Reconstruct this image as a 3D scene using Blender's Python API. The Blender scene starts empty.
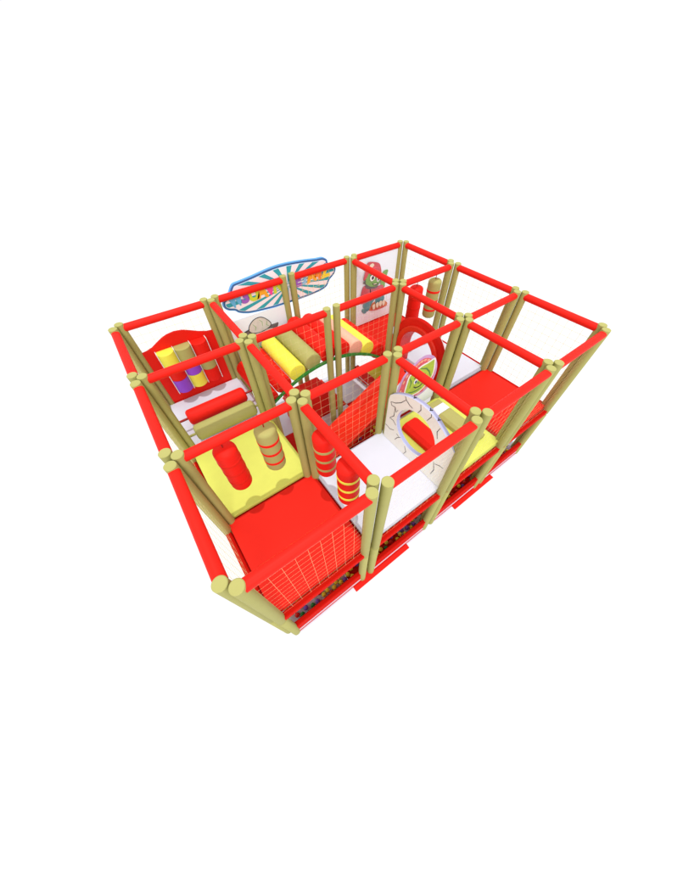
import bpy, bmesh, math, random
from mathutils import Vector, Matrix
random.seed(7)
sc = bpy.context.scene
COL = sc.collection
PI = math.pi
S = 1.2            # bay size
D = 0.077          # offset of the doubled posts from the grid node
PR = 0.05          # padded post radius
H = 2.529          # post top
Z = 1.18           # deck level

# ------------------------------------------------------------------ materials
def vinyl(name, col, rough=0.5, spec=0.25, var=0.05, bump=0.06, scale=9.0, coat=0.0):
    m = bpy.data.materials.new(name); m.use_nodes = True
    nt = m.node_tree; b = nt.nodes['Principled BSDF']
    tc = nt.nodes.new('ShaderNodeTexCoord')
    n = nt.nodes.new('ShaderNodeTexNoise'); n.inputs['Scale'].default_value = scale; n.inputs['Detail'].default_value = 5
    nt.links.new(tc.outputs['Object'], n.inputs['Vector'])
    mx = nt.nodes.new('ShaderNodeMix'); mx.data_type = 'RGBA'
    mx.inputs[6].default_value = (*[c * (1 - var) for c in col], 1)
    mx.inputs[7].default_value = (*[min(1, c * (1 + var)) for c in col], 1)
    nt.links.new(n.outputs['Fac'], mx.inputs[0]); nt.links.new(mx.outputs[2], b.inputs['Base Color'])
    n2 = nt.nodes.new('ShaderNodeTexNoise'); n2.inputs['Scale'].default_value = 260; n2.inputs['Detail'].default_value = 2
    nt.links.new(tc.outputs['Object'], n2.inputs['Vector'])
    bp = nt.nodes.new('ShaderNodeBump'); bp.inputs['Strength'].default_value = bump; bp.inputs['Distance'].default_value = 0.002
    nt.links.new(n2.outputs['Fac'], bp.inputs['Height']); nt.links.new(bp.outputs['Normal'], b.inputs['Normal'])
    b.inputs['Roughness'].default_value = rough
    b.inputs['Specular IOR Level'].default_value = spec
    if coat: b.inputs['Coat Weight'].default_value = coat; b.inputs['Coat Roughness'].default_value = 0.12
    return m
M = dict(
    red=vinyl('red_vinyl', (.74, .014, .007), spec=.12, rough=.55), padred=vinyl('pad_red_vinyl', (.60, .009, .004), spec=.03, rough=.7),
    deckred=vinyl('deck_red_vinyl', (.66, .014, .006), rough=.6, spec=.12),
    slide=vinyl('slide_red', (.78, .028, .010), rough=.35),
    gloss=vinyl('glossy_red_plastic', (.72, .012, .008), rough=.16, spec=.55, bump=.0, coat=.3),
    olive=vinyl('olive_foam', (.385, .365, .12), rough=.7, spec=.15),
    yellow=vinyl('yellow_vinyl', (.80, .76, .075), spec=.2),
    deckyellow=vinyl('deck_yellow_vinyl', (.60, .62, .115), rough=.6, spec=.15),
    deckwhite=vinyl('deck_white_vinyl', (.59, .60, .675), rough=.65, spec=.1, var=.015),
    white=vinyl('white_vinyl', (.76, .76, .86), rough=.6, spec=.15, var=.015),
    board=vinyl('white_board', (.84, .93, 1.0), rough=.5, spec=.2, var=.01),
    lilac=vinyl('lilac_edge', (.48, .52, .78), var=.02),
    stone=vinyl('cream_print', (.90, .89, .81), rough=.55, var=.03, scale=14),
    salmon=vinyl('salmon_vinyl', (.82, .42, .29)),
    purple=vinyl('purple_vinyl', (.28, .065, .60)),
    green=vinyl('green_rim', (.03, .26, .04)),
    dark=vinyl('dark_line', (.035, .035, .04), var=.2),
    steel=vinyl('pale_rod', (.80, .80, .78), rough=.35),
    cord=vinyl('red_cord', (.32, .02, .015)),
    net=vinyl('cream_net', (.97, .87, .48), var=.02, bump=0, spec=.05, rough=.9),
    blue=vinyl('sign_blue', (.10, .33, .68)), navy=vinyl('sign_navy', (.035, .075, .23)),
    pinkwhite=vinyl('sign_pale', (.90, .83, .86), var=.02), teal=vinyl('sign_teal', (.035, .36, .42)),
    l_blue=vinyl('letter_blue', (.13, .45, .72)), l_purple=vinyl('letter_purple', (.33, .12, .52)),
    l_lime=vinyl('letter_lime', (.60, .70, .05)), l_orange=vinyl('letter_orange', (.88, .42, .03)),
    l_pink=vinyl('letter_pink', (.84, .07, .34)), l_yellow=vinyl('letter_yellow', (.86, .68, .04)),
    l_sky=vinyl('letter_sky', (.28, .55, .78)), l_amber=vinyl('letter_amber', (.85, .25, .03)),
    skin=vinyl('print_green', (.22, .42, .13), var=.25, scale=20), lime=vinyl('print_lime', (.40, .56, .07), var=.3, scale=18),
    cap=vinyl('print_cap_red', (.60, .10, .12), var=.25, scale=20), jacket=vinyl('print_jacket', (.58, .14, .17), var=.3, scale=16),
    tealp=vinyl('print_teal', (.12, .30, .34), var=.25, scale=18), orange=vinyl('print_orange', (.66, .22, .10), var=.3, scale=16),
    cream=vinyl('print_cream', (.80, .72, .55)), pink=vinyl('print_pink', (.70, .11, .15), var=.35, scale=14),
    mauve=vinyl('print_mauve', (.58, .36, .66), var=.25, scale=8), whitep=vinyl('print_white', (.85, .85, .85)),
    grey=vinyl('print_grey', (.66, .63, .58), var=.25, scale=12), greydark=vinyl('print_dark_grey', (.16, .14, .14), var=.6, scale=22),
    leaf=vinyl('print_leaf', (.10, .24, .08)), 
    b_yellow=vinyl('ball_yellow', (.80, .78, .05), rough=.35), b_red=vinyl('ball_red', (.66, .02, .015), rough=.35),
    b_green=vinyl('ball_green', (.02, .26, .05), rough=.35), b_blue=vinyl('ball_blue', (.20, .10, .50), rough=.35),
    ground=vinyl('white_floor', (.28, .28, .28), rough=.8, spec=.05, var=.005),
    mat_white=vinyl('mat_white', (.64, .68, .76), rough=.7, spec=.12, var=.02),
    mat_red=vinyl('mat_red', (.60, .012, .006), rough=.7, spec=.12),
)

M['net'].node_tree.nodes['Principled BSDF'].inputs['Alpha'].default_value = .33      # sheer knotted cord

# ------------------------------------------------------------------ mesh helpers
def tube(bm, a, b, r, seg=20, r2=None):
    a, b = Vector(a), Vector(b); d = (b - a).normalized()
    x = d.orthogonal().normalized(); y = d.cross(x); r2 = r if r2 is None else r2
    A = [bm.verts.new(a + (x * math.cos(t) + y * math.sin(t)) * r) for t in [2 * PI * k / seg for k in range(seg)]]
    B = [bm.verts.new(b + (x * math.cos(t) + y * math.sin(t)) * r2) for t in [2 * PI * k / seg for k in range(seg)]]
    for k in range(seg): bm.faces.new((A[k], A[(k + 1) % seg], B[(k + 1) % seg], B[k]))
    bm.faces.new(A[::-1]); bm.faces.new(B)
def lathe(bm, prof, a, d, seg=24):
    """prof: (t along axis, radius) from one end to the other; axis from point a along unit d."""
    a, d = Vector(a), Vector(d).normalized(); x = d.orthogonal().normalized(); y = d.cross(x); rings = []
    for t, r in prof:
        if r < 1e-5: rings.append([bm.verts.new(a + d * t)]); continue
        rings.append([bm.verts.new(a + d * t + (x * math.cos(q) + y * math.sin(q)) * r) for q in [2 * PI * k / seg for k in range(seg)]])
    for p, q in zip(rings, rings[1:]):
        for k in range(seg):
            k2 = (k + 1) % seg
            if len(p) == 1 and len(q) == 1: continue
            if len(p) == 1: bm.faces.new((p[0], q[k2], q[k]))
            elif len(q) == 1: bm.faces.new((p[k], p[k2], q[0]))
            else: bm.faces.new((p[k], p[k2], q[k2], q[k]))
    if len(rings[0]) > 1: bm.faces.new(rings[0][::-1])
    if len(rings[-1]) > 1: bm.faces.new(rings[-1])
def box(bm, x0, x1, y0, y1, z0, z1):
    v = [bm.verts.new(p) for p in ((x0, y0, z0), (x1, y0, z0), (x1, y1, z0), (x0, y1, z0), (x0, y0, z1), (x1, y0, z1), (x1, y1, z1), (x0, y1, z1))]
    for f in ((3, 2, 1, 0), (4, 5, 6, 7), (0, 1, 5, 4), (1, 2, 6, 5), (2, 3, 7, 6), (3, 0, 4, 7)): bm.faces.new([v[i] for i in f])
def sphere(bm, c, r, seg=14):
    lathe(bm, [(r * (1 - math.cos(PI * k / 9)), r * math.sin(PI * k / 9)) for k in range(10)], Vector(c) - Vector((0, 0, r)), (0, 0, 1), seg)
def prism(bm, poly, f0, f1):
    """extrude a 2-D outline: f0 and f1 map an outline point to its near and far 3-D position."""
    A = [bm.verts.new(f0(*p)) for p in poly]; B = [bm.verts.new(f1(*p)) for p in poly]; n = len(poly)
    bm.faces.new(A); bm.faces.new(B[::-1])
    for k in range(n): bm.faces.new((A[k], B[k], B[(k + 1) % n], A[(k + 1) % n]))
def smooth_closed(P, n=6):
    out = []; N = len(P)
    for i in range(N):
        p0, p1, p2, p3 = [P[(i + k - 1) % N] for k in range(4)]
        for s in range(n):
            t = s / n
            out.append(tuple(.5 * (2 * p1[c] + (p2[c] - p0[c]) * t + (2 * p0[c] - 5 * p1[c] + 4 * p2[c] - p3[c]) * t * t + (3 * p1[c] - p0[c] - 3 * p2[c] + p3[c]) * t ** 3) for c in (0, 1)))
    return out
def inset(P, d):
    N = len(P); area = sum(P[i][0] * P[(i + 1) % N][1] - P[(i + 1) % N][0] * P[i][1] for i in range(N)); s = 1 if area > 0 else -1
    out = []
    for i in range(N):
        a, b = Vector(P[i - 2]), Vector(P[(i + 2) % N]); t = (b - a).normalized()
        out.append((P[i][0] - s * t.y * d, P[i][1] + s * t.x * d))
    return out
def link(name, bm, mat, parent=None, bevel=0.0, ang=35, seg=2):
    bmesh.ops.recalc_face_normals(bm, faces=bm.faces)
    me = bpy.data.meshes.new(name); bm.to_mesh(me); bm.free()
    me.materials.append(M[mat] if isinstance(mat, str) else mat)
    for p in me.polygons: p.use_smooth = True
    me.set_sharp_from_angle(angle=math.radians(ang))
    o = bpy.data.objects.new(name, me); COL.objects.link(o)
    if parent is not None:
        o.parent = parent
        r = parent
        off = Vector((0, 0, 0))
        while r is not None: off += r.location; r = r.parent
        me.transform(Matrix.Translation(-off))
    if bevel:
        b = o.modifiers.new('bevel', 'BEVEL'); b.width = bevel; b.segments = seg; b.limit_method = 'ANGLE'; b.angle_limit = math.radians(40)
    return o
def tag(o, label, cat, group=None):
    o['label'] = label; o['category'] = cat
    if group: o['group'] = group
    return o
def thing(name, label, cat, loc=(0, 0, 0), group=None):
    o = bpy.data.objects.new(name, None); COL.objects.link(o); o.location = loc; o.empty_display_size = .1
    return tag(o, label, cat, group)
def B(): return bmesh.new()

# ------------------------------------------------------------------ the white floor
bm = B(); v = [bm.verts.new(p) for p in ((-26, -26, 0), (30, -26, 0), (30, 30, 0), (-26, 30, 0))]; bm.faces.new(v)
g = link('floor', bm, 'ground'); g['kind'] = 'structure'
gb = M['ground'].node_tree.nodes['Principled BSDF']; gb.inputs['Emission Color'].default_value = (1, 1, 1, 1); gb.inputs['Emission Strength'].default_value = .62   # glow added to keep the floor white and lift its shade, no lamp beneath

# ------------------------------------------------------------------ floor mats (1 m tiles, checkered)
UX = [.05, .95, 1.943, 2.953, 3.95, 4.94]; VY = [-.07, .93, 1.9, 2.86, 3.85]
mat_label = {(0, 0): 'white floor mat under the near corner post, first along the front edge', (1, 0): 'red floor mat second from the near corner along the front edge',
    (2, 0): 'white floor mat in the middle of the front edge', (3, 0): 'red floor mat fourth from the near corner along the front edge', (4, 0): 'white floor mat at the far right end of the front edge',
    (0, 1): 'red floor mat under the yellow deck with two punch bags', (1, 1): 'white floor mat below the red slide end', (2, 1): 'red floor mat below the middle of the red slide', (3, 1): 'white floor mat under the red tunnel arch',
    (1, 2): 'red floor mat in front of the low red block under the bridge', (2, 2): 'white floor mat showing as a thin strip beyond the slide', (3, 2): 'red floor mat below the upper part of the slide',
    (1, 3): 'white floor mat under the left half of the roller bridge', (2, 3): 'red floor mat carrying the low red block', (3, 3): 'large visible white floor mat under the right half of the roller bridge'}
for (i, j), lab in mat_label.items():
    w = (i + j) % 2 == 0; bm = B()
    y0 = VY[j] - (.035 if (not w and j == 0) else 0)
    box(bm, UX[i] + .002, UX[i + 1] - .002, y0 + .002, VY[j + 1] - .002, .004, .022 if w else .026)
    tag(link('floor_mat', bm, 'mat_white' if w else 'mat_red', bevel=.004), lab, 'mat', 'checkered floor mats')

# ------------------------------------------------------------------ frames: two padded posts and a padded top rail, some with a net
def net_mesh(bm, P, a0, a1, z0, z1, step=.1, t=.0014):
    n = round((a1 - a0) / step); m = round((z1 - z0) / step)
    for k in range(n + 1):
        a = a0 + (a1 - a0) * k / n; P(bm, a - t, a + t, z0, z1, t)
    for k in range(m + 1):
        z = z0 + (z1 - z0) * k / m; P(bm, a0, a1, z - t, z + t, t * .8)
def frame(kind, i, j, net, label, group):
    al = kind == 'u'
    loc = (S * i + (S / 2 if al else 0), S * j + (0 if al else S / 2), 0)
    th = .0028 if (al and j == 3) or (not al and i in (0, 4)) else .0010
    t = thing('netted_frame' if net else 'open_frame', label, 'frame', loc, group)
    e0 = Vector((S * i + D, S * j, 0)) if al else Vector((S * i, S * j + D, 0))
    e1 = Vector((S * (i + 1) - D, S * j, 0)) if al else Vector((S * i, S * (j + 1) - D, 0))
    outer_ = (al and j in (0, 3)) or (not al and i in (0, 4))
    gap = [(1.05, PR), (1.06, PR - .006), (1.065, .036), (1.08, .036), (1.085, PR - .006), (1.095, PR)] if outer_ else []
    for e in (e0, e1):
        bm = B(); up = Vector((0, 0, 1))
        lathe(bm, [(.0, PR - .006), (.006, PR), *gap, (H - .005, PR), (H, PR - .005)], e, up, 28)
        link('post', bm, 'olive', t)
    bm = B(); d = (e1 - e0).normalized() * (PR * .55); zz = Vector((0, 0, H - PR - .012))
    tube(bm, e0 + d + zz, e1 - d + zz, PR - .003, 28)
    link('top_rail', bm, 'red', t)
    if net:
        bm = B()
        if al: net_mesh(bm, lambda b, p, q, z0, z1, k: box(b, p, q, S * j - k * .35, S * j + k * .35, z0, z1), e0.x + .05, e1.x - .05, Z + .03, H - .11, t=th)
        else: net_mesh(bm, lambda b, p, q, z0, z1, k: box(b, S * i - k * .35, S * i + k * .35, p, q, z0, z1), e0.y + .05, e1.y - .05, Z + .03, H - .11, t=th)
        link('net', bm, 'net', t)
FN, FO = 'netted frames of olive posts and red rails', 'open frames of olive posts and red rails'
for a in [
    ('u', 0, 0, 1, 'netted frame on the front side before the big red deck, nearest the camera'),
    ('u', 1, 0, 1, 'netted frame on the front side before the white deck'),
    ('u', 2, 0, 1, 'netted frame on the front side before the front yellow deck with red bar'),
    ('u', 3, 0, 1, 'netted frame on the front side before the far right red deck'),
    ('u', 0, 3, 1, 'netted frame standing behind the red panel of coloured spinning drums'),
    ('u', 1, 3, 0, 'open frame across the left half of the oval letter sign'),
    ('u', 2, 3, 1, 'netted frame across the right half of the oval letter sign'),
    ('u', 3, 3, 0, 'open frame holding the poster of the green faced figure'),
    ('v', 0, 0, 1, 'netted frame on the left side beside the big front red deck'),
    ('v', 0, 1, 1, 'netted frame on the left side beside the yellow deck with two punch bags'),
    ('v', 0, 2, 1, 'netted frame on the left side beside the two long horizontal rollers'),
    ('v', 4, 0, 1, 'netted frame on the right side beside the far right red deck'),
    ('v', 4, 1, 1, 'netted frame on the right side beside the white deck behind the tunnel'),
    ('v', 4, 2, 1, 'netted frame on the right side behind the two hanging bags at the back'),
    ('u', 0, 1, 0, 'open frame whose rail carries the two bags over the left yellow deck'),
    ('u', 1, 1, 1, 'netted frame between the white deck and the red slide'),
    ('u', 2, 1, 0, 'open frame holding the panel with the green leaf face'),
    ('u', 3, 1, 0, 'open frame between the far right red deck and the white deck behind it'),
    ('u', 0, 2, 0, 'open frame between the yellow deck and the two horizontal rollers'),
    ('u', 1, 2, 1, 'netted frame in front of the yellow and olive end of the roller bridge'),
    ('u', 2, 2, 1, 'netted frame in front of the salmon roller end of the roller bridge'),
    ('u', 3, 2, 0, 'open frame whose rail carries the two punch bags at the back right'),
    ('v', 1, 0, 0, 'open frame whose rail carries the two banded red bags beside the white deck'),
    ('v', 1, 1, 0, 'open frame between the yellow bag deck and the slide'),
    ('v', 1, 2, 0, 'open frame between the horizontal rollers and the roller bridge'),
    ('v', 2, 0, 0, 'open frame around the white cracked wall with round hole'),
    ('v', 3, 0, 0, 'open frame between the front yellow deck and the far right red deck'),
    ('v', 3, 1, 0, 'open frame over the red tunnel arch'),
    ('v', 3, 2, 0, 'open frame between the roller bridge and the back red deck'),
]: frame(*a, FN if a[3] else FO)

# ------------------------------------------------------------------ decks
def deck(i, j, mat, top, label, front=False, back=False, left=False, right=False):
    t = thing('padded_deck', label, 'deck', (S * (i + .5), S * (j + .5), 0), 'padded decks')
    x0, x1, y0, y1 = S * i, S * (i + 1), S * j, S * (j + 1); w = .012
    bm = B(); box(bm, x0 + (.04 if left else w), x1 - (.04 if right else w), y0 + (.035 if front else w), y1 - (.04 if back else w), top - .05, top)
    link('mat', bm, mat, t, bevel=.008)
    for side, on in (('f', front), ('b', back), ('l', left), ('r', right)):
        o = .036 if on else -.004; n = .030 if on else .05; bm = B(); zt = 1.165 if on else 1.125; zl = 1.065 if on else 1.03
        if side == 'f': box(bm, x0 + .045, x1 - .045, y0 - o, y0 + n, zl, zt)
        if side == 'b': box(bm, x0 + .045, x1 - .045, y1 - n, y1 + o, zl, zt)
        if side == 'l': box(bm, x0 - o, x0 + n, y0 + .055, y1 - .055, zl - .001, zt - .001)
        if side == 'r': box(bm, x1 - n, x1 + o, y0 + .055, y1 - .055, zl - .001, zt - .001)
        link('edge_beam', bm, 'padred', t, bevel=.012)
    return t
deck(0, 0, 'deckred', Z, 'large red padded deck at the near front corner', front=1, left=1)
deck(0, 1, 'deckyellow', Z + .025, 'pale yellow padded deck on the left below two punch bags', left=1)
deck(0, 2, 'deckwhite', Z - .005, 'white padded deck under the two horizontal rollers', left=1, back=1)
deck(1, 0, 'deckwhite', Z + .006, 'white padded deck at the front before the cracked wall', front=1)
deck(2, 0, 'deckyellow', Z + .02, 'pale yellow padded deck with the red and olive bars on it', front=1)
deck(3, 0, 'deckred', Z, 'red padded deck at the far right front corner', front=1, right=1)
deck(3, 1, 'deckwhite', Z + .006, 'white padded deck behind the far right red deck', right=1)
d32 = deck(3, 2, 'deckred', Z + .003, 'red padded deck below the green figure poster at the back', right=1, back=1)
bm = B(); box(bm, 4.16, 4.74, 2.44, 3.12, Z + .003, Z + .022); link('corner_mat', bm, 'deckwhite', d32, bevel=.006)

# ------------------------------------------------------------------ low pit walls along the front and outer sides
for i, lab in enumerate(('low red ball pit wall below the near front red deck', 'low red ball pit wall below the front white deck', 'low red ball pit wall below the front yellow deck', 'low red ball pit wall at the far right of the front edge')):
    t = thing('pit_wall', lab, 'pit wall', (S * (i + .5), 0, 0), 'low red ball pit walls')
    x0, x1 = S * i + .06, S * (i + 1) - .06
    bm = B(); box(bm, x0, x1, -.022, .04, .095, .325); link('wall_pad', bm, 'padred', t, bevel=.015, seg=3)
    bm = B(); box(bm, x0 + .01, x1 - .01, -.029, .03, .074, .0948); link('white_piping', bm, 'white', t)
    bm = B(); box(bm, x0, x1, -.033, .03, .0275, .0738); link('base_strip', bm, 'padred', t, bevel=.006)

# ------------------------------------------------------------------ ball pit balls
def ball_proto(mat):
    bm = B(); sphere(bm, (0, 0, 0), .032, 16); bmesh.ops.recalc_face_normals(bm, faces=bm.faces)
    me = bpy.data.meshes.new('ball'); bm.to_mesh(me); bm.free(); me.materials.append(M[mat])
    for p in me.polygons: p.use_smooth = True
    return me
protos = [(ball_proto('b_yellow'), 'yellow', .47), (ball_proto('b_red'), 'red', .27), (ball_proto('b_green'), 'green', .11), (ball_proto('b_blue'), 'violet blue', .15)]
pts = []
def scatter(n, x0, x1, y0, y1):
    k = 0; tries = 0
    while k < n and tries < 20000:
        tries += 1
        p = (random.uniform(x0, x1), random.uniform(y0, y1))
        if any((p[0] - q[0]) ** 2 + (p[1] - q[1]) ** 2 < .0043 for q in pts): continue
        if min(abs(p[0] - S * round(p[0] / S)), 9) < .17 and abs(p[1] - S * round(p[1] / S)) < .17: continue
        pts.append(p); k += 1
scatter(250, .07, 4.7, .08, .36); scatter(60, 1.9, 3.5, 1.28, 2.08)
for p in pts:
    r = random.random(); acc = 0
    for me, cn, w in protos:
        acc += w
        if r <= acc: break
    o = bpy.data.objects.new('pit_ball', me); COL.objects.link(o)
    o.location = (p[0], p[1], (0.079 if p[1] > 1 else 0.060) + random.random() * .004)
    tag(o, 'small %s plastic ball lying loose in the ball pit under the decks' % cn, 'ball', '%s balls in the ball pit' % cn)

# ------------------------------------------------------------------ punch bags
def bag(x, y, body, band, label, zt=2.36, zb=1.72, r=.107):
    t = thing('punch_bag', label, 'punch bag', (x, y, zb), 'hanging punch bags')
    bm = B(); e = .055; prof = [(0, 0.0)] + [(e - e * math.cos(a), r - .05 + .05 * math.sin(a)) for a in [PI / 2 * k / 5 for k in range(6)]]
    L = zt - zb; prof += [(L - .06 + .06 * math.sin(a) ** .8, r * math.cos(a) ** .62 if k < 7 else 0) for k, a in enumerate([PI / 2 * k / 7 for k in range(8)])]
    lathe(bm, [(max(0, p), max(0, q)) for p, q in prof], (x, y, zb), (0, 0, 1), 32); link('bag_body', bm, body, t)
    for f in (.24, .48, .72):
        bm = B(); z = zb + L * f
        lathe(bm, [(-.019, r - .004), (-.016, r + .003), (.016, r + .003), (.019, r - .004)], (x, y, z), (0, 0, 1), 32); link('band', bm, band, t)
    bm = B(); tube(bm, (x, y, zt - .01), (x, y, H - .1), .006, 8); link('hanging_cord', bm, 'cord', t)
bag(.40, S, 'red', 'deckred', 'plain red punch bag hanging above the left yellow deck')
bag(.80, S, 'olive', 'red', 'olive punch bag with red bands hanging above the left yellow deck')
bag(S, .80, 'red', 'olive', 'red punch bag with olive bands beside the white front deck')
bag(S, .40, 'red', 'yellow', 'red punch bag with yellow bands nearest the front edge')
bag(4.0, 2 * S, 'red', 'deckred', 'plain red punch bag hanging at the back above the red tunnel')
bag(4.42, 2 * S, 'olive', 'red', 'olive punch bag with red bands hanging at the back right')

# ------------------------------------------------------------------ two horizontal rollers
for y, mat, lab, sm in ((2.86, 'red', 'long horizontal red roller above the white left deck', 'cord'), (2.52, 'olive', 'long horizontal olive roller above the white left deck', 'olive')):
    t = thing('padded_roller', lab, 'roller', (.6, y, 1.39), 'horizontal padded rollers')
    r = .115; e = .05; x0, x1 = .20, 1.06; L = x1 - x0
    prof = [(e - e * math.cos(a), r - e + e * math.sin(a)) for a in [PI / 2 * k / 5 for k in range(6)]]
    prof = [(0, .0)] + prof + [(L - p, q) for p, q in prof[::-1]] + [(L, 0)]
    bm = B(); lathe(bm, prof, (x0, y, 1.39), (1, 0, 0), 32); link('roller_sleeve', bm, mat, t)
    bm = B(); tube(bm, (.02, y, 1.39), (1.18, y, 1.39), .017, 12); link('shaft', bm, sm, t)
    
# ------------------------------------------------------------------ spinning drum panel (back left)
t = thing('drum_panel', 'red wave topped panel with nine coloured spinning drums on the back wall', 'activity panel', (.6, 3.56, Z))
top = [(1.12, 1.19), (1.12, 2.085), (1.0, 2.10), (.90, 2.135), (.80, 2.185), (.70, 2.228), (.6, 2.243), (.5, 2.232), (.42, 2.205), (.34, 2.165), (.26, 2.122), (.18, 2.10), (.08, 2.09), (.08, 1.19)]
bm = B(); prism(bm, top, lambda a, z: (a, 3.575, z), lambda a, z: (a, 3.605, z)); link('back_board', bm, 'red', t, bevel=.006)
for cx, cols in ((.373, ('yellow', 'red', 'purple')), (.598, ('olive', 'purple', 'yellow')), (.826, ('red', 'olive', 'red'))):
    for k, c in enumerate(cols):
        bm = B(); z1 = 2.055 - k * .225; r = .113
        lathe(bm, [(0, r - .006), (.006, r), (.215, r), (.221, r - .006)], (cx, 3.525, z1 - .221), (0, 0, 1), 32); link('drum', bm, c, t)
for x in (.262, .486, .712, .938):
    bm = B(); tube(bm, (x, 3.48, 1.36), (x, 3.48, 2.07), .0055, 8); tube(bm, (x, 3.48, 2.06), (x, 3.58, 2.06), .0055, 8); tube(bm, (x, 3.48, 1.37), (x, 3.58, 1.37), .0055, 8)
    link('guard_rod', bm, 'steel', t)

# ------------------------------------------------------------------ arched roller bridge
def arcz(u): return 1.765 - .33 * (u - 2.30) ** 2
t = thing('roller_bridge', 'arched bridge of padded rollers in red, yellow, olive and salmon on green rims', 'roller bridge', (2.4, 3.0, Z))
for y in (2.452, 3.555):
    bm = B(); us = [1.26 + 2.28 * k / 40 for k in range(41)]
    lo = [(u, arcz(u) - .125) for u in us]; hi = [(u, arcz(u) - .08) for u in us[::-1]]
    prism(bm, lo + hi, lambda a, z: (a, y - .016, z), lambda a, z: (a, y + .016, z)); link('arch_rim', bm, 'green', t, bevel=.004)
for u, c in ((1.30, 'red'), (1.545, 'red'), (1.80, 'yellow'), (2.075, 'olive'), (2.35, 'red'), (2.62, 'red'), (2.875, 'salmon'), (3.12, 'yellow'), (3.36, 'red')):
    bm = B(); r = .137; e = .02; L = .93 if u < 2.2 else 1.07
    prof = [(0, 0)] + [(e - e * math.cos(a), r - e + e * math.sin(a)) for a in [PI / 2 * k / 4 for k in range(5)]]
    prof = prof + [(L - p, q) for p, q in prof[::-1]]
    lathe(bm, prof, (u, 2.47, arcz(u) - .005), (0, 1, 0), 32); link('roller', bm, c, t)

# ------------------------------------------------------------------ back board with grey dome print and the letter sign
def flat(name, poly, mat, parent, y, th=.0015, plane='v', inward=-1):
    bm = B()
    if plane == 'v': prism(bm, poly, lambda a, z: (a, y, z), lambda a, z: (a, y + th, z))
    else: prism(bm, poly, lambda a, z: (y, a, z), lambda a, z: (y + th, a, z))
    return link(name, bm, mat, parent)
def ribbon(pts, w):
    n = len(pts); L, R_ = [], []
    for i in range(n):
        a, b = Vector(pts[max(0, i - 1)]), Vector(pts[min(n - 1, i + 1)]); d = (b - a).normalized(); p = Vector(pts[i])
        k = w * (.55 if i in (0, n - 1) else 1)
        L.append(tuple(p + Vector((-d.y, d.x)) * k)); R_.append(tuple(p - Vector((-d.y, d.x)) * k))
    return L + R_[::-1]
t = thing('printed_panel', 'white back panel printed with a grey dome below the letter sign', 'panel', (1.8, 3.6, Z))
bm = B(); box(bm, 1.30, 2.30, 3.60, 3.615, 1.19, 2.095); link('panel_board', bm, 'board', t)
flat('dark_print', smooth_closed([(1.50, 1.86), (1.60, 1.885), (1.80, 1.86), (2.04, 1.85), (2.11, 1.84), (2.05, 1.72), (1.98, 1.62), (1.8, 1.52), (1.62, 1.55), (1.55, 1.70)]), 'greydark', t, 3.5985)  # dark printed patch beneath the dome
flat('stone_base', smooth_closed([(1.60, 1.74), (1.8, 1.80), (2.02, 1.76), (2.0, 1.5), (1.8, 1.42), (1.62, 1.47)]), 'grey', t, 3.5965)
dome = smooth_closed([(1.606, 1.87), (1.62, 1.93), (1.656, 1.975), (1.717, 2.016), (1.781, 2.03), (1.841, 2.021), (1.894, 1.988), (1.944, 1.934), (1.971, 1.887), (1.963, 1.85), (1.894, 1.815), (1.78, 1.80), (1.66, 1.82)])
flat('dome_outline', inset(dome, -.012), 'dark', t, 3.5945)
flat('dome_print', dome, 'grey', t, 3.5925)
for P in ([(1.80, 2.0), (1.84, 1.95), (1.83, 1.88)], [(1.92, 1.94), (1.90, 1.88), (1.94, 1.85)], [(1.68, 1.96), (1.72, 1.90), (1.70, 1.85)]): flat('dome_mark', ribbon(P, .005), 'skin', t, 3.591)
flat('dome_line', ribbon([(1.44, 1.85), (1.50, 1.865), (1.56, 1.885), (1.61, 1.90)], .008), 'dark', t, 3.591)

t = thing('letter_sign', 'oval blue edged sign with bubble letters on teal sunburst at the back', 'sign', (2.35, 3.64, 2.1))
OUT = smooth_closed([(1.406, 2.423), (1.368, 2.394), (1.354, 2.316), (1.405, 2.258), (1.494, 2.223), (1.539, 2.18), (1.629, 2.14), (1.746, 2.113), (2.057, 2.085), (2.326, 2.078), (2.569, 2.079), (2.823, 2.085), (3.032, 2.11), (3.131, 2.15), (3.19, 2.233), (3.295, 2.311), (3.318, 2.393), (3.246, 2.444), (3.175, 2.499), (3.155, 2.557), (3.077, 2.60), (2.954, 2.61), (2.753, 2.636), (2.497, 2.66), (2.282, 2.665), (2.096, 2.65), (1.884, 2.621), (1.683, 2.60), (1.585, 2.59), (1.539, 2.556), (1.48, 2.48)], 5)
SY = 3.640
flat('sign_board', OUT, 'blue', t, SY, .04)
flat('navy_border', inset(OUT, .014), 'navy', t, SY - .002)
flat('sky_line', inset(OUT, .030), 'l_sky', t, SY - .0035)
INN = inset(OUT, .038); flat('sign_face', INN, 'pinkwhite', t, SY - .005)
c0 = Vector((2.41, 2.355)); N = len(INN); angs = [math.atan2(p[1] - c0.y, p[0] - c0.x) for p in INN]
INR = inset(OUT, .041)
def ray_hit(a):
    d = Vector((math.cos(a), math.sin(a))); best = None
    for i in range(N):
        p, q = Vector(INR[i]), Vector(INR[(i + 1) % N]); e = q - p; den = d.x * e.y - d.y * e.x
        if abs(den) < 1e-9: continue
        w = p - c0; s = (w.x * e.y - w.y * e.x) / den; k = (w.x * d.y - w.y * d.x) / den
        if s > 0 and -1e-6 <= k <= 1 + 1e-6 and (best is None or s < best): best = s
    return c0 + d * (best or .2)
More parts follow.
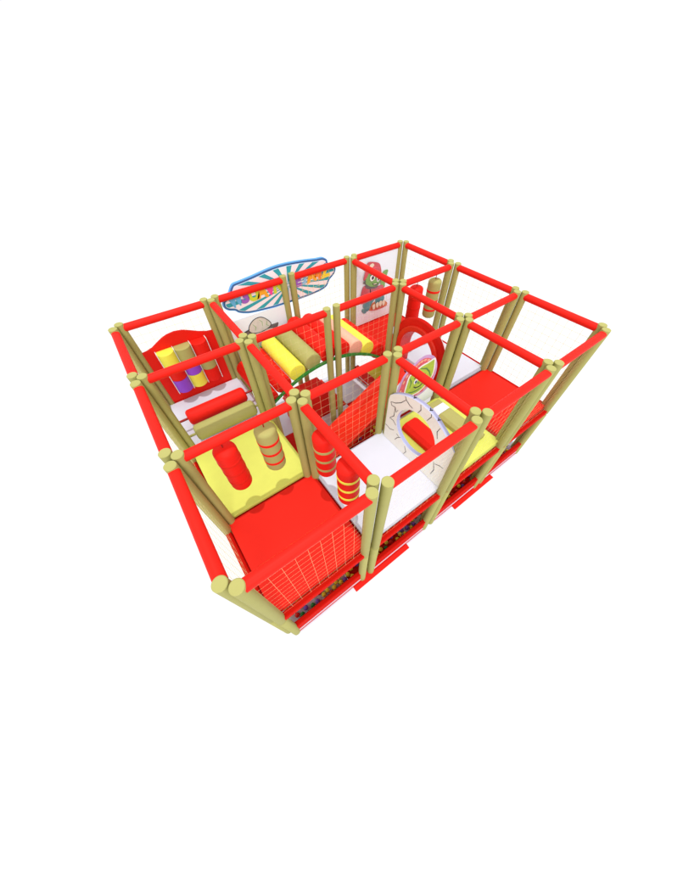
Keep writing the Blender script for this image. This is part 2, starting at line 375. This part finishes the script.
# rays spread in stretched angle so that they read evenly across the wide board
NR = 18
for k in range(NR):
    def ang(f): q = 2 * PI * f; return math.atan2(math.sin(q) * .42, math.cos(q))
    aa = [ang((k + .42 * s / 4) / NR) for s in range(5)]
    for s in range(1, 5):
        while aa[s] < aa[s - 1] - PI: aa[s] += 2 * PI
    tip = [tuple(c0 + (ray_hit(aa[s]) - c0) * .04) for s in (4, 0)]
    flat('ray', [tuple(ray_hit(a)) for a in aa] + tip, 'teal', t, SY - .0065)
def letter(ch, x, z, h, mat, rot=0, sx=1.0):
    cu = bpy.data.curves.new('letter', 'FONT'); cu.body = ch; cu.align_x = 'CENTER'; cu.align_y = 'CENTER'; cu.size = 1.0; cu.extrude = .02; cu.offset = .06; cu.resolution_u = 4
    o = bpy.data.objects.new('letter_tmp', cu); COL.objects.link(o); dg = bpy.context.evaluated_depsgraph_get()
    me = bpy.data.meshes.new_from_object(o.evaluated_get(dg)); bpy.data.objects.remove(o)
    xs = [v.co.x for v in me.vertices]; ys = [v.co.y for v in me.vertices]
    cx, cy = (min(xs) + max(xs)) / 2, (min(ys) + max(ys)) / 2; hh = max(ys) - min(ys)
    me.transform(Matrix.Translation((-cx, -cy, 0)))
    k = h / hh
    R_ = Matrix(((1, 0, 0, 0), (0, 0, -1, 0), (0, 1, 0, 0), (0, 0, 0, 1)))        # x right, z up, faces -v
    T = Matrix.Translation((x - t.location.x, (SY - .011) - t.location.y, z - t.location.z)) @ R_ @ Matrix.Rotation(math.radians(rot), 4, 'Z') @ Matrix.Diagonal((k * sx, k, .2, 1))
    me.transform(T); me.materials.clear(); me.materials.append(M[mat])
    ob = bpy.data.objects.new('letter', me); COL.objects.link(ob); ob.parent = t
for ch, x, z, mat, rot, sx in (('W', 1.545, 2.375, 'l_blue', 6, .75), ('3', 1.695, 2.385, 'l_purple', -4, 1.05), ('U', 1.83, 2.38, 'l_lime', 3, 1.0), ('A', 1.97, 2.385, 'l_orange', -3, .95), ('V', 2.10, 2.39, 'l_pink', 3, .95), ('N', 2.24, 2.39, 'l_lime', -3, .9),
                            ('E', 2.585, 2.385, 'l_purple', 3, 1.0), ('J', 2.70, 2.385, 'l_sky', -3, 1.1), ('A', 2.835, 2.39, 'l_orange', 4, .95), ('4', 2.965, 2.39, 'l_amber', -3, .95), ('Z', 3.10, 2.395, 'l_yellow', 4, .95)):
    letter(ch, x, z, .20, mat, rot, sx)

# ------------------------------------------------------------------ poster of the green faced figure (back right)
t = thing('figure_poster', 'white poster of a green faced figure in a red cap at the back right', 'poster', (4.2, 3.6, Z))
bm = B(); box(bm, 3.69, 4.70, 3.585, 3.60, 1.19, 2.44); link('poster_board', bm, 'board', t)
y = 3.5835
def F(n, P, m, smooth=4):
    global y
    y -= .0018
    flat(n, smooth_closed(P, smooth) if smooth else P, m, t, y)
F('skateboard', [(4.02, 1.46), (4.12, 1.56), (4.351, 1.566), (4.53, 1.456), (4.50, 1.395), (4.344, 1.38), (4.146, 1.40)], 'orange')
F('trouser_leg', [(3.889, 1.603), (4.031, 1.706), (4.219, 1.678), (4.112, 1.553), (4.059, 1.455), (3.99, 1.429), (3.916, 1.501)], 'tealp')
F('trouser_leg', [(4.217, 1.706), (4.387, 1.676), (4.437, 1.56), (4.36, 1.525), (4.209, 1.523)], 'tealp')
F('shoe', [(3.90, 1.52), (3.97, 1.46), (3.97, 1.41), (3.90, 1.42), (3.86, 1.50)], 'tealp')
F('raised_arm', [(4.305, 1.87), (4.312, 2.026), (4.359, 2.113), (4.464, 2.106), (4.45, 2.025), (4.419, 1.897), (4.406, 1.80)], 'skin')
F('jacket', [(3.854, 1.913), (3.939, 1.957), (4.202, 1.879), (4.36, 1.858), (4.404, 1.725), (4.342, 1.633), (4.13, 1.632), (3.92, 1.62), (3.831, 1.639), (3.808, 1.72)], 'jacket')
F('jacket_fold', ribbon([(4.03, 1.93), (4.06, 1.80), (4.04, 1.66)], .012), 'dark', 0)
F('sleeve', [(3.86, 1.90), (3.96, 1.88), (3.99, 1.76), (3.92, 1.66), (3.83, 1.70)], 'cap')
F('collar', [(3.94, 1.96), (4.06, 1.905), (4.22, 1.885), (4.20, 1.845), (4.04, 1.865), (3.93, 1.92)], 'greydark')
F('head_outline', [(3.90, 2.03), (3.938, 2.15), (4.024, 2.18), (4.19, 2.142), (4.283, 2.021), (4.28, 1.928), (4.195, 1.876), (4.058, 1.89), (3.945, 1.956)], 'greydark')
F('face', [(3.913, 2.03), (3.951, 2.133), (4.024, 2.162), (4.179, 2.124), (4.267, 2.021), (4.264, 1.938), (4.189, 1.89), (4.063, 1.906), (3.96, 1.968)], 'skin')
F('neck_bolt', [(3.872, 2.04), (3.915, 2.055), (3.92, 2.015), (3.88, 2.0)], 'greydark')
F('cap', [(3.868, 2.07), (3.904, 2.223), (3.949, 2.346), (4.075, 2.335), (4.219, 2.28), (4.273, 2.181), (4.285, 2.09), (4.19, 2.115), (4.12, 2.16), (4.0, 2.165), (3.93, 2.09)], 'cap')
F('cap_stripe', ribbon([(3.91, 2.19), (4.0, 2.235), (4.12, 2.235), (4.25, 2.19)], .012), 'pink', 0)
F('cap_badge', [(4.0, 2.30), (4.06, 2.315), (4.10, 2.28), (4.06, 2.25), (4.01, 2.255)], 'cream')
F('eye_white', [(4.02, 2.09), (4.075, 2.125), (4.125, 2.09), (4.12, 2.03), (4.06, 2.01), (4.02, 2.045)], 'whitep')
F('pupil', [(4.055, 2.08), (4.085, 2.095), (4.11, 2.07), (4.095, 2.035), (4.06, 2.04)], 'dark')
F('eye_white', [(4.175, 2.03), (4.21, 2.05), (4.245, 2.02), (4.235, 1.975), (4.195, 1.97)], 'whitep')
F('pupil', [(4.20, 2.02), (4.225, 2.025), (4.232, 1.995), (4.205, 1.985)], 'dark')
F('brow', ribbon([(4.01, 2.125), (4.07, 2.14), (4.14, 2.11)], .01), 'dark', 0)
F('mouth', [(4.07, 1.965), (4.13, 1.95), (4.21, 1.945), (4.19, 1.915), (4.12, 1.925)], 'dark')
F('teeth', [(4.10, 1.953), (4.18, 1.944), (4.17, 1.933), (4.11, 1.94)], 'cream')
for a, b in ((4.14, 1.505), (4.23, 1.52), (4.31, 1.525), (4.39, 1.52)): F('finger', [(a - .035, b + .03), (a + .02, b + .045), (a + .035, b - .03), (a, b - .07), (a - .03, b - .03)], 'cream')
F('board_line', ribbon([(4.06, 1.45), (4.2, 1.425), (4.36, 1.42), (4.49, 1.43)], .012), 'cap', 0)

# ------------------------------------------------------------------ white cracked wall with a round hole
t = thing('cracked_wall', 'white arched wall printed with cracks and a large round hole', 'wall panel', (2.4, .6, Z))
XF, XB = 2.335, 2.39
outer = [(1.10, 1.19), (1.10, 1.90), (1.085, 1.985), (1.04, 2.035), (.96, 2.095), (.86, 2.15), (.74, 2.195), (.615, 2.21), (.49, 2.20), (.38, 2.16), (.28, 2.10), (.17, 2.03), (.06, 1.93), (.01, 1.78), (.01, 1.19)]
hole = [(.60 + .315 * math.cos(a), 1.715 + .335 * math.sin(a)) for a in [2 * PI * k / 48 for k in range(48)]]
bm = B()
def loop(P, x): return [bm.verts.new((x, a, z)) for a, z in P]
OF, OB, HF, HB = loop(outer, XF), loop(outer, XB), loop(hole, XF), loop(hole, XB)
def edges(L): return [bm.edges.new((L[k], L[(k + 1) % len(L)])) for k in range(len(L))]
for A_, C_ in ((OF, HF), (OB, HB)): bmesh.ops.triangle_fill(bm, edges=edges(A_) + edges(C_), use_beauty=True)
for A_, C_ in ((OF, OB), (HF, HB)):
    for k in range(len(A_)): bm.faces.new((A_[k], C_[k], C_[(k + 1) % len(A_)], A_[(k + 1) % len(A_)]))
w = link('wall_board', bm, 'stone', t); w.data.materials.append(M['lilac'])
for p in w.data.polygons:
    if abs(p.normal.x) < .5: p.material_index = 1
for L in ([(1.055, 1.9), (0.982, 1.933), (0.895, 2.008), (0.831, 2.101)], [(0.851, 2.15), (0.824, 2.106), (0.766, 2.073), (0.713, 2.063)], [(1.055, 1.9), (1.034, 1.854), (0.97, 1.868), (0.945, 1.8), (0.92, 1.86)],
          [(0.97, 1.868), (0.97, 1.713), (1.037, 1.621)], [(1.037, 1.621), (0.97, 1.63), (0.911, 1.583)], [(0.885, 1.313), (0.85, 1.39), (0.797, 1.45)], [(0.875, 1.451), (0.823, 1.43)],
          [(0.461, 2.19), (0.451, 2.15), (0.49, 2.06)], [(0.308, 2.1), (0.33, 2.02), (.30, 1.93)], [(0.218, 1.532), (0.15, 1.57), (0.1, 1.576)], [(0.145, 1.92), (0.20, 1.87), (.25, 1.88)], [(.62, 2.20), (.60, 2.13), (.63, 2.06)],
          [(.24, 1.55), (.20, 1.42), (.22, 1.30)], [(.70, 1.36), (.66, 1.28), (.69, 1.20)], [(1.09, 1.45), (1.0, 1.43), (.93, 1.47)], [(.48, 1.37), (.42, 1.30), (.44, 1.22)]):
    flat('crack', ribbon(L, .0042), 'dark', t, XF - .0025, .002, 'u')
for a0, z0, mt in ((.74, 2.197, 0), (.50, 2.203, 0), (.375, 2.16, 0)):       # little printed marks on the top thickness
    bm = B(); tube(bm, (2.345, a0, z0 + .001), (2.375, a0 - .015, z0 + .0015), .006, 6); tube(bm, (2.36, a0, z0 + .001), (2.38, a0 + .02, z0 + .0015), .005, 6); link('edge_mark', bm, 'dark', t)

# ------------------------------------------------------------------ leaf face panel
t = thing('face_panel', 'printed panel with a green leaf face on a pink scalloped border', 'panel', (3.0, 1.2, Z))
bo = smooth_closed([(2.60, 1.62), (2.625, 1.824), (2.675, 1.975), (2.761, 2.072), (2.865, 2.121), (2.937, 2.158), (3.042, 2.169), (3.147, 2.133), (3.254, 2.053), (3.341, 1.915), (3.377, 1.778), (3.367, 1.641), (3.313, 1.52), (3.167, 1.443), (2.987, 1.438), (2.75, 1.48)])
bm = B(); prism(bm, [(2.50, 1.21), (3.46, 1.21), (3.46, 1.30), (3.43, 1.42), (3.36, 1.56), (3.3, 1.6), (2.9, 1.7), (2.66, 1.90), (2.62, 1.86), (2.58, 1.7)], lambda a, z: (a, 1.235, z), lambda a, z: (a, 1.25, z)); link('base_board', bm, 'board', t)
flat('mauve_rim', bo, 'mauve', t, 1.232)
flat('pink_field', inset(bo, .045), 'pink', t, 1.230)
cc = Vector((3.0, 1.79))
for k in range(20):
    a = 2 * PI * k / 20; p = inset(bo, .075)[int(k / 20 * len(bo))]; d = (Vector(p) - cc).normalized(); q = Vector(p); n = Vector((-d.y, d.x))
    flat('scallop', [tuple(q - n * .03), tuple(q - n * .02 + d * .02), tuple(q + n * .02 + d * .02), tuple(q + n * .03), tuple(q - d * .02)], 'salmon', t, 1.228)
wh = smooth_closed([(2.756, 1.634), (2.767, 1.829), (2.798, 1.956), (2.905, 1.995), (3.006, 2.031), (3.12, 2.035), (3.249, 2.045), (3.291, 1.971), (3.316, 1.755), (3.247, 1.622), (3.11, 1.525), (2.971, 1.516), (2.83, 1.552)])
flat('white_outline', wh, 'whitep', t, 1.226)
lf = inset(wh, .028); flat('leaf_face', lf, 'lime', t, 1.224)
for P, m in (([(3.00, 1.98), (3.12, 1.93), (3.2, 1.84), (3.25, 1.74)], 'leaf'), ([(2.84, 1.64), (2.92, 1.60), (3.02, 1.585), (3.1, 1.60)], 'leaf'), ([(2.82, 1.9), (2.86, 1.82), (2.85, 1.72)], 'leaf'),
             ([(2.93, 1.70), (2.98, 1.655), (3.05, 1.645), (3.13, 1.68), (3.16, 1.72)], 'dark'), ([(2.90, 1.85), (2.95, 1.865), (3.0, 1.845)], 'dark'), ([(3.03, 1.83), (3.08, 1.85), (3.13, 1.83)], 'dark'), ([(3.0, 1.76), (3.015, 1.72), (3.04, 1.72)], 'leaf')):
    flat('face_line', ribbon(P, .011), m, t, 1.222)
for ex in (2.95, 3.065):
    flat('eye_white', [(ex + .036 * math.cos(a), 1.785 + .042 * math.sin(a)) for a in [2 * PI * k / 16 for k in range(16)]], 'whitep', t, 1.2222)
    flat('pupil', [(ex + .006 + .021 * math.cos(a), 1.775 + .026 * math.sin(a)) for a in [2 * PI * k / 14 for k in range(14)]], 'navy', t, 1.2205)

# ------------------------------------------------------------------ bars on the front yellow deck
zt = Z + .022
bm = B(); prism(bm, [(2.60, zt), (2.60, 1.27), (2.66, 1.315), (2.84, 1.315), (2.90, 1.27), (2.90, zt)], lambda a, z: (a, .30, z), lambda a, z: (a, 1.02, z))
tag(link('padded_bar', bm, 'red', bevel=.012), 'red padded bar lying on the yellow deck behind the round hole', 'padded bar')
t = thing('padded_bar', 'olive padded bar with a white band on the yellow deck', 'padded bar', (3.3, .6, zt))
pr = [(3.16, zt), (3.16, 1.27), (3.20, 1.31), (3.40, 1.31), (3.44, 1.27), (3.44, zt)]
for a, b, m, n in ((.22, .85, 'olive', 'bar_body'), (.852, .988, 'white', 'white_band'), (.99, 1.08, 'olive', 'bar_end')):
    bm = B(); prism(bm, pr, lambda p, z: (p, a, z), lambda p, z: (p, b, z)); link(n, bm, m, t, bevel=.008)

# ------------------------------------------------------------------ red tunnel arch
t = thing('tunnel_arch', 'glossy red tunnel arch with round opening above the slide', 'tunnel', (3.75, 1.85, Z))
def arch(bm, x0, x1, ro, ri, zc, vc, zb):
    def half(r): return [(vc - r, zb)] + [(vc - r * math.cos(a), zc + r * math.sin(a)) for a in [PI * k / 32 for k in range(33)]] + [(vc + r, zb)]
    prism(bm, half(ro) + half(ri)[::-1], lambda a, z: (x0, a, z), lambda a, z: (x1, a, z))
bm = B(); arch(bm, 3.60, 3.66, .55, .40, 1.62, 1.83, 1.19); link('flange', bm, 'red', t, bevel=.022, seg=3)
def half(rr, k=32): return [(1.83 - rr, 1.19)] + [(1.83 - rr * math.cos(a), 1.62 + rr * math.sin(a)) for a in [PI * q / k for q in range(k + 1)]] + [(1.83 + rr, 1.19)]
bm = B(); h0, h1 = half(.53) + half(.40)[::-1], half(.42) + half(.37)[::-1]; i0 = iter(h0); i1 = iter([(a, max(1.19, z - .07)) for a, z in h1])
prism(bm, h0, lambda a, z: (3.655, *next(i0)), lambda a, z: (3.84, *next(i1))); link('tunnel_body', bm, 'gloss', t)
bm = B(); arch(bm, 3.565, 3.61, .44, .35, 1.62, 1.83, 1.19); link('front_ring', bm, 'slide', t, bevel=.015)
# ------------------------------------------------------------------ slide
bm = B(); box(bm, 1.26, 3.56, 1.10, 2.12, .028, .045); tag(link('pit_pad', bm, 'padred', bevel=.006), 'dark red pit pad on the floor beneath the slide', 'pit pad')
t = thing('slide', 'long red chute slide running down from the tunnel arch', 'slide', (2.4, 1.85, 0))
def sz(u):
    if u > 3.3: return 1.17
    k = (3.3 - u) / 1.75
    return 1.17 - .95 * (k * k * (3 - 2 * k) * .55 + k * .45 if k < 1 else 1)
def chute(y):   # cross-section of the chute: (v offset, height)
    return y
bm = B(); NU = 44; sec = [(-.30, .20), (-.275, .21), (-.25, .19), (-.22, .05), (-.14, .0), (.0, -.005), (.12, .0), (.15, .06), (.20, .10), (.26, .11), (.29, .09), (.275, .02), (.16, -.05), (-.16, -.05), (-.275, .02)]
rows = []
for k in range(NU + 1):
    u = 3.56 - (3.56 - 1.32) * k / NU
    vc = 1.86 + .03 * math.sin((u - 1.3) * 2.6)
    rows.append([bm.verts.new((u, vc + a, max(.035, sz(u) + h * (1 if u < 3.4 else .6)))) for a, h in sec])
for p, q in zip(rows, rows[1:]):
    for k in range(len(sec)): bm.faces.new((p[k], p[(k + 1) % len(sec)], q[(k + 1) % len(sec)], q[k]))
bm.faces.new(rows[0]); bm.faces.new(rows[-1][::-1]); link('chute', bm, 'slide', t, ang=50)

# ------------------------------------------------------------------ lower level pieces under the bridge
bm = B(); box(bm, 1.78, 2.55, 2.875, 3.30, .03, .68)
tag(link('foam_block', bm, 'red', bevel=.02, seg=3), 'low red foam block standing on the floor under the roller bridge', 'foam block')
t = thing('low_wall', 'low red wall with white piping on the floor beside the yellow mat', 'low wall', (3.74, 3.0, 0))
bm = B(); box(bm, 3.66, 3.78, 2.50, 3.55, .085, .24); link('wall_pad', bm, 'red', t, bevel=.012)
bm = B(); box(bm, 3.655, 3.775, 2.51, 3.54, .072, .0848); link('white_piping', bm, 'white', t)
bm = B(); box(bm, 3.65, 3.78, 2.50, 3.55, .028, .0718); link('base_strip', bm, 'red', t)
bm = B(); box(bm, 3.80, 4.75, 2.46, 3.56, .03, .07)
tag(link('padded_mat', bm, 'yellow', bevel=.01), 'yellow padded mat lying on the floor below the back red deck', 'mat')
bm = B(); box(bm, 4.30, 4.36, 2.48, 3.56, .072, .95)
tag(link('padded_board', bm, 'olive', bevel=.015), 'upright olive padded board in shade under the back red deck', 'padded board')

# ------------------------------------------------------------------ light, world, camera
w = bpy.data.worlds.new('World'); sc.world = w; w.use_nodes = True
bg = w.node_tree.nodes['Background']; bg.inputs['Color'].default_value = (1, 1, 1, 1); bg.inputs['Strength'].default_value = 1.02
L = bpy.data.lights.new('ceiling_lamp', 'AREA'); L.shape = 'DISK'; L.size = 1.8; LD = 160.0; L.energy = .55 * PI * PI * LD * LD
L.color = (1, .985, .96); lo = bpy.data.objects.new('ceiling_lamp', L); COL.objects.link(lo); lo.location = (.8, -.6, LD + 1.2)

F = bpy.data.lights.new('front_softbox', 'AREA'); F.shape = 'DISK'; F.size = 12; FD = 32.0; F.energy = .42 * PI * PI * FD * FD
fo = bpy.data.objects.new('front_softbox', F); COL.objects.link(fo); fd = Vector((-.25, -.72, .62)).normalized()
fo.location = Vector((2.4, 1.8, 1.2)) + fd * FD; fo.rotation_euler = fd.to_track_quat('Z', 'Y').to_euler()

cam = bpy.data.cameras.new('camera'); co = bpy.data.objects.new('camera', cam); COL.objects.link(co); sc.camera = co
Rr = ((0.803306, -0.5955656, -0.00104079), (-0.46479773, -0.62583017, -0.6263383), (0.37237418, 0.50362507, -0.77955068))
r, d, f = Vector(Rr[0]), Vector(Rr[1]), Vector(Rr[2])
m = Matrix.Identity(4)
for k in range(3): m[k][0] = r[k]; m[k][1] = -d[k]; m[k][2] = -f[k]
m.translation = Vector((0.3933173, -0.71668852, 4.46212129)); co.matrix_world = m
cam.sensor_fit = 'HORIZONTAL'; cam.sensor_width = 36; cam.lens = 292.7218 / 700 * 36; cam.clip_start = .05; cam.clip_end = 2000
sc.view_settings.view_transform = 'Standard'; sc.view_settings.look = 'None'; sc.view_settings.exposure = 0; sc.view_settings.gamma = 1
sc.cycles.max_bounces = 8; sc.cycles.use_denoising = True
sc.render.resolution_x, sc.render.resolution_y = 825, 1024
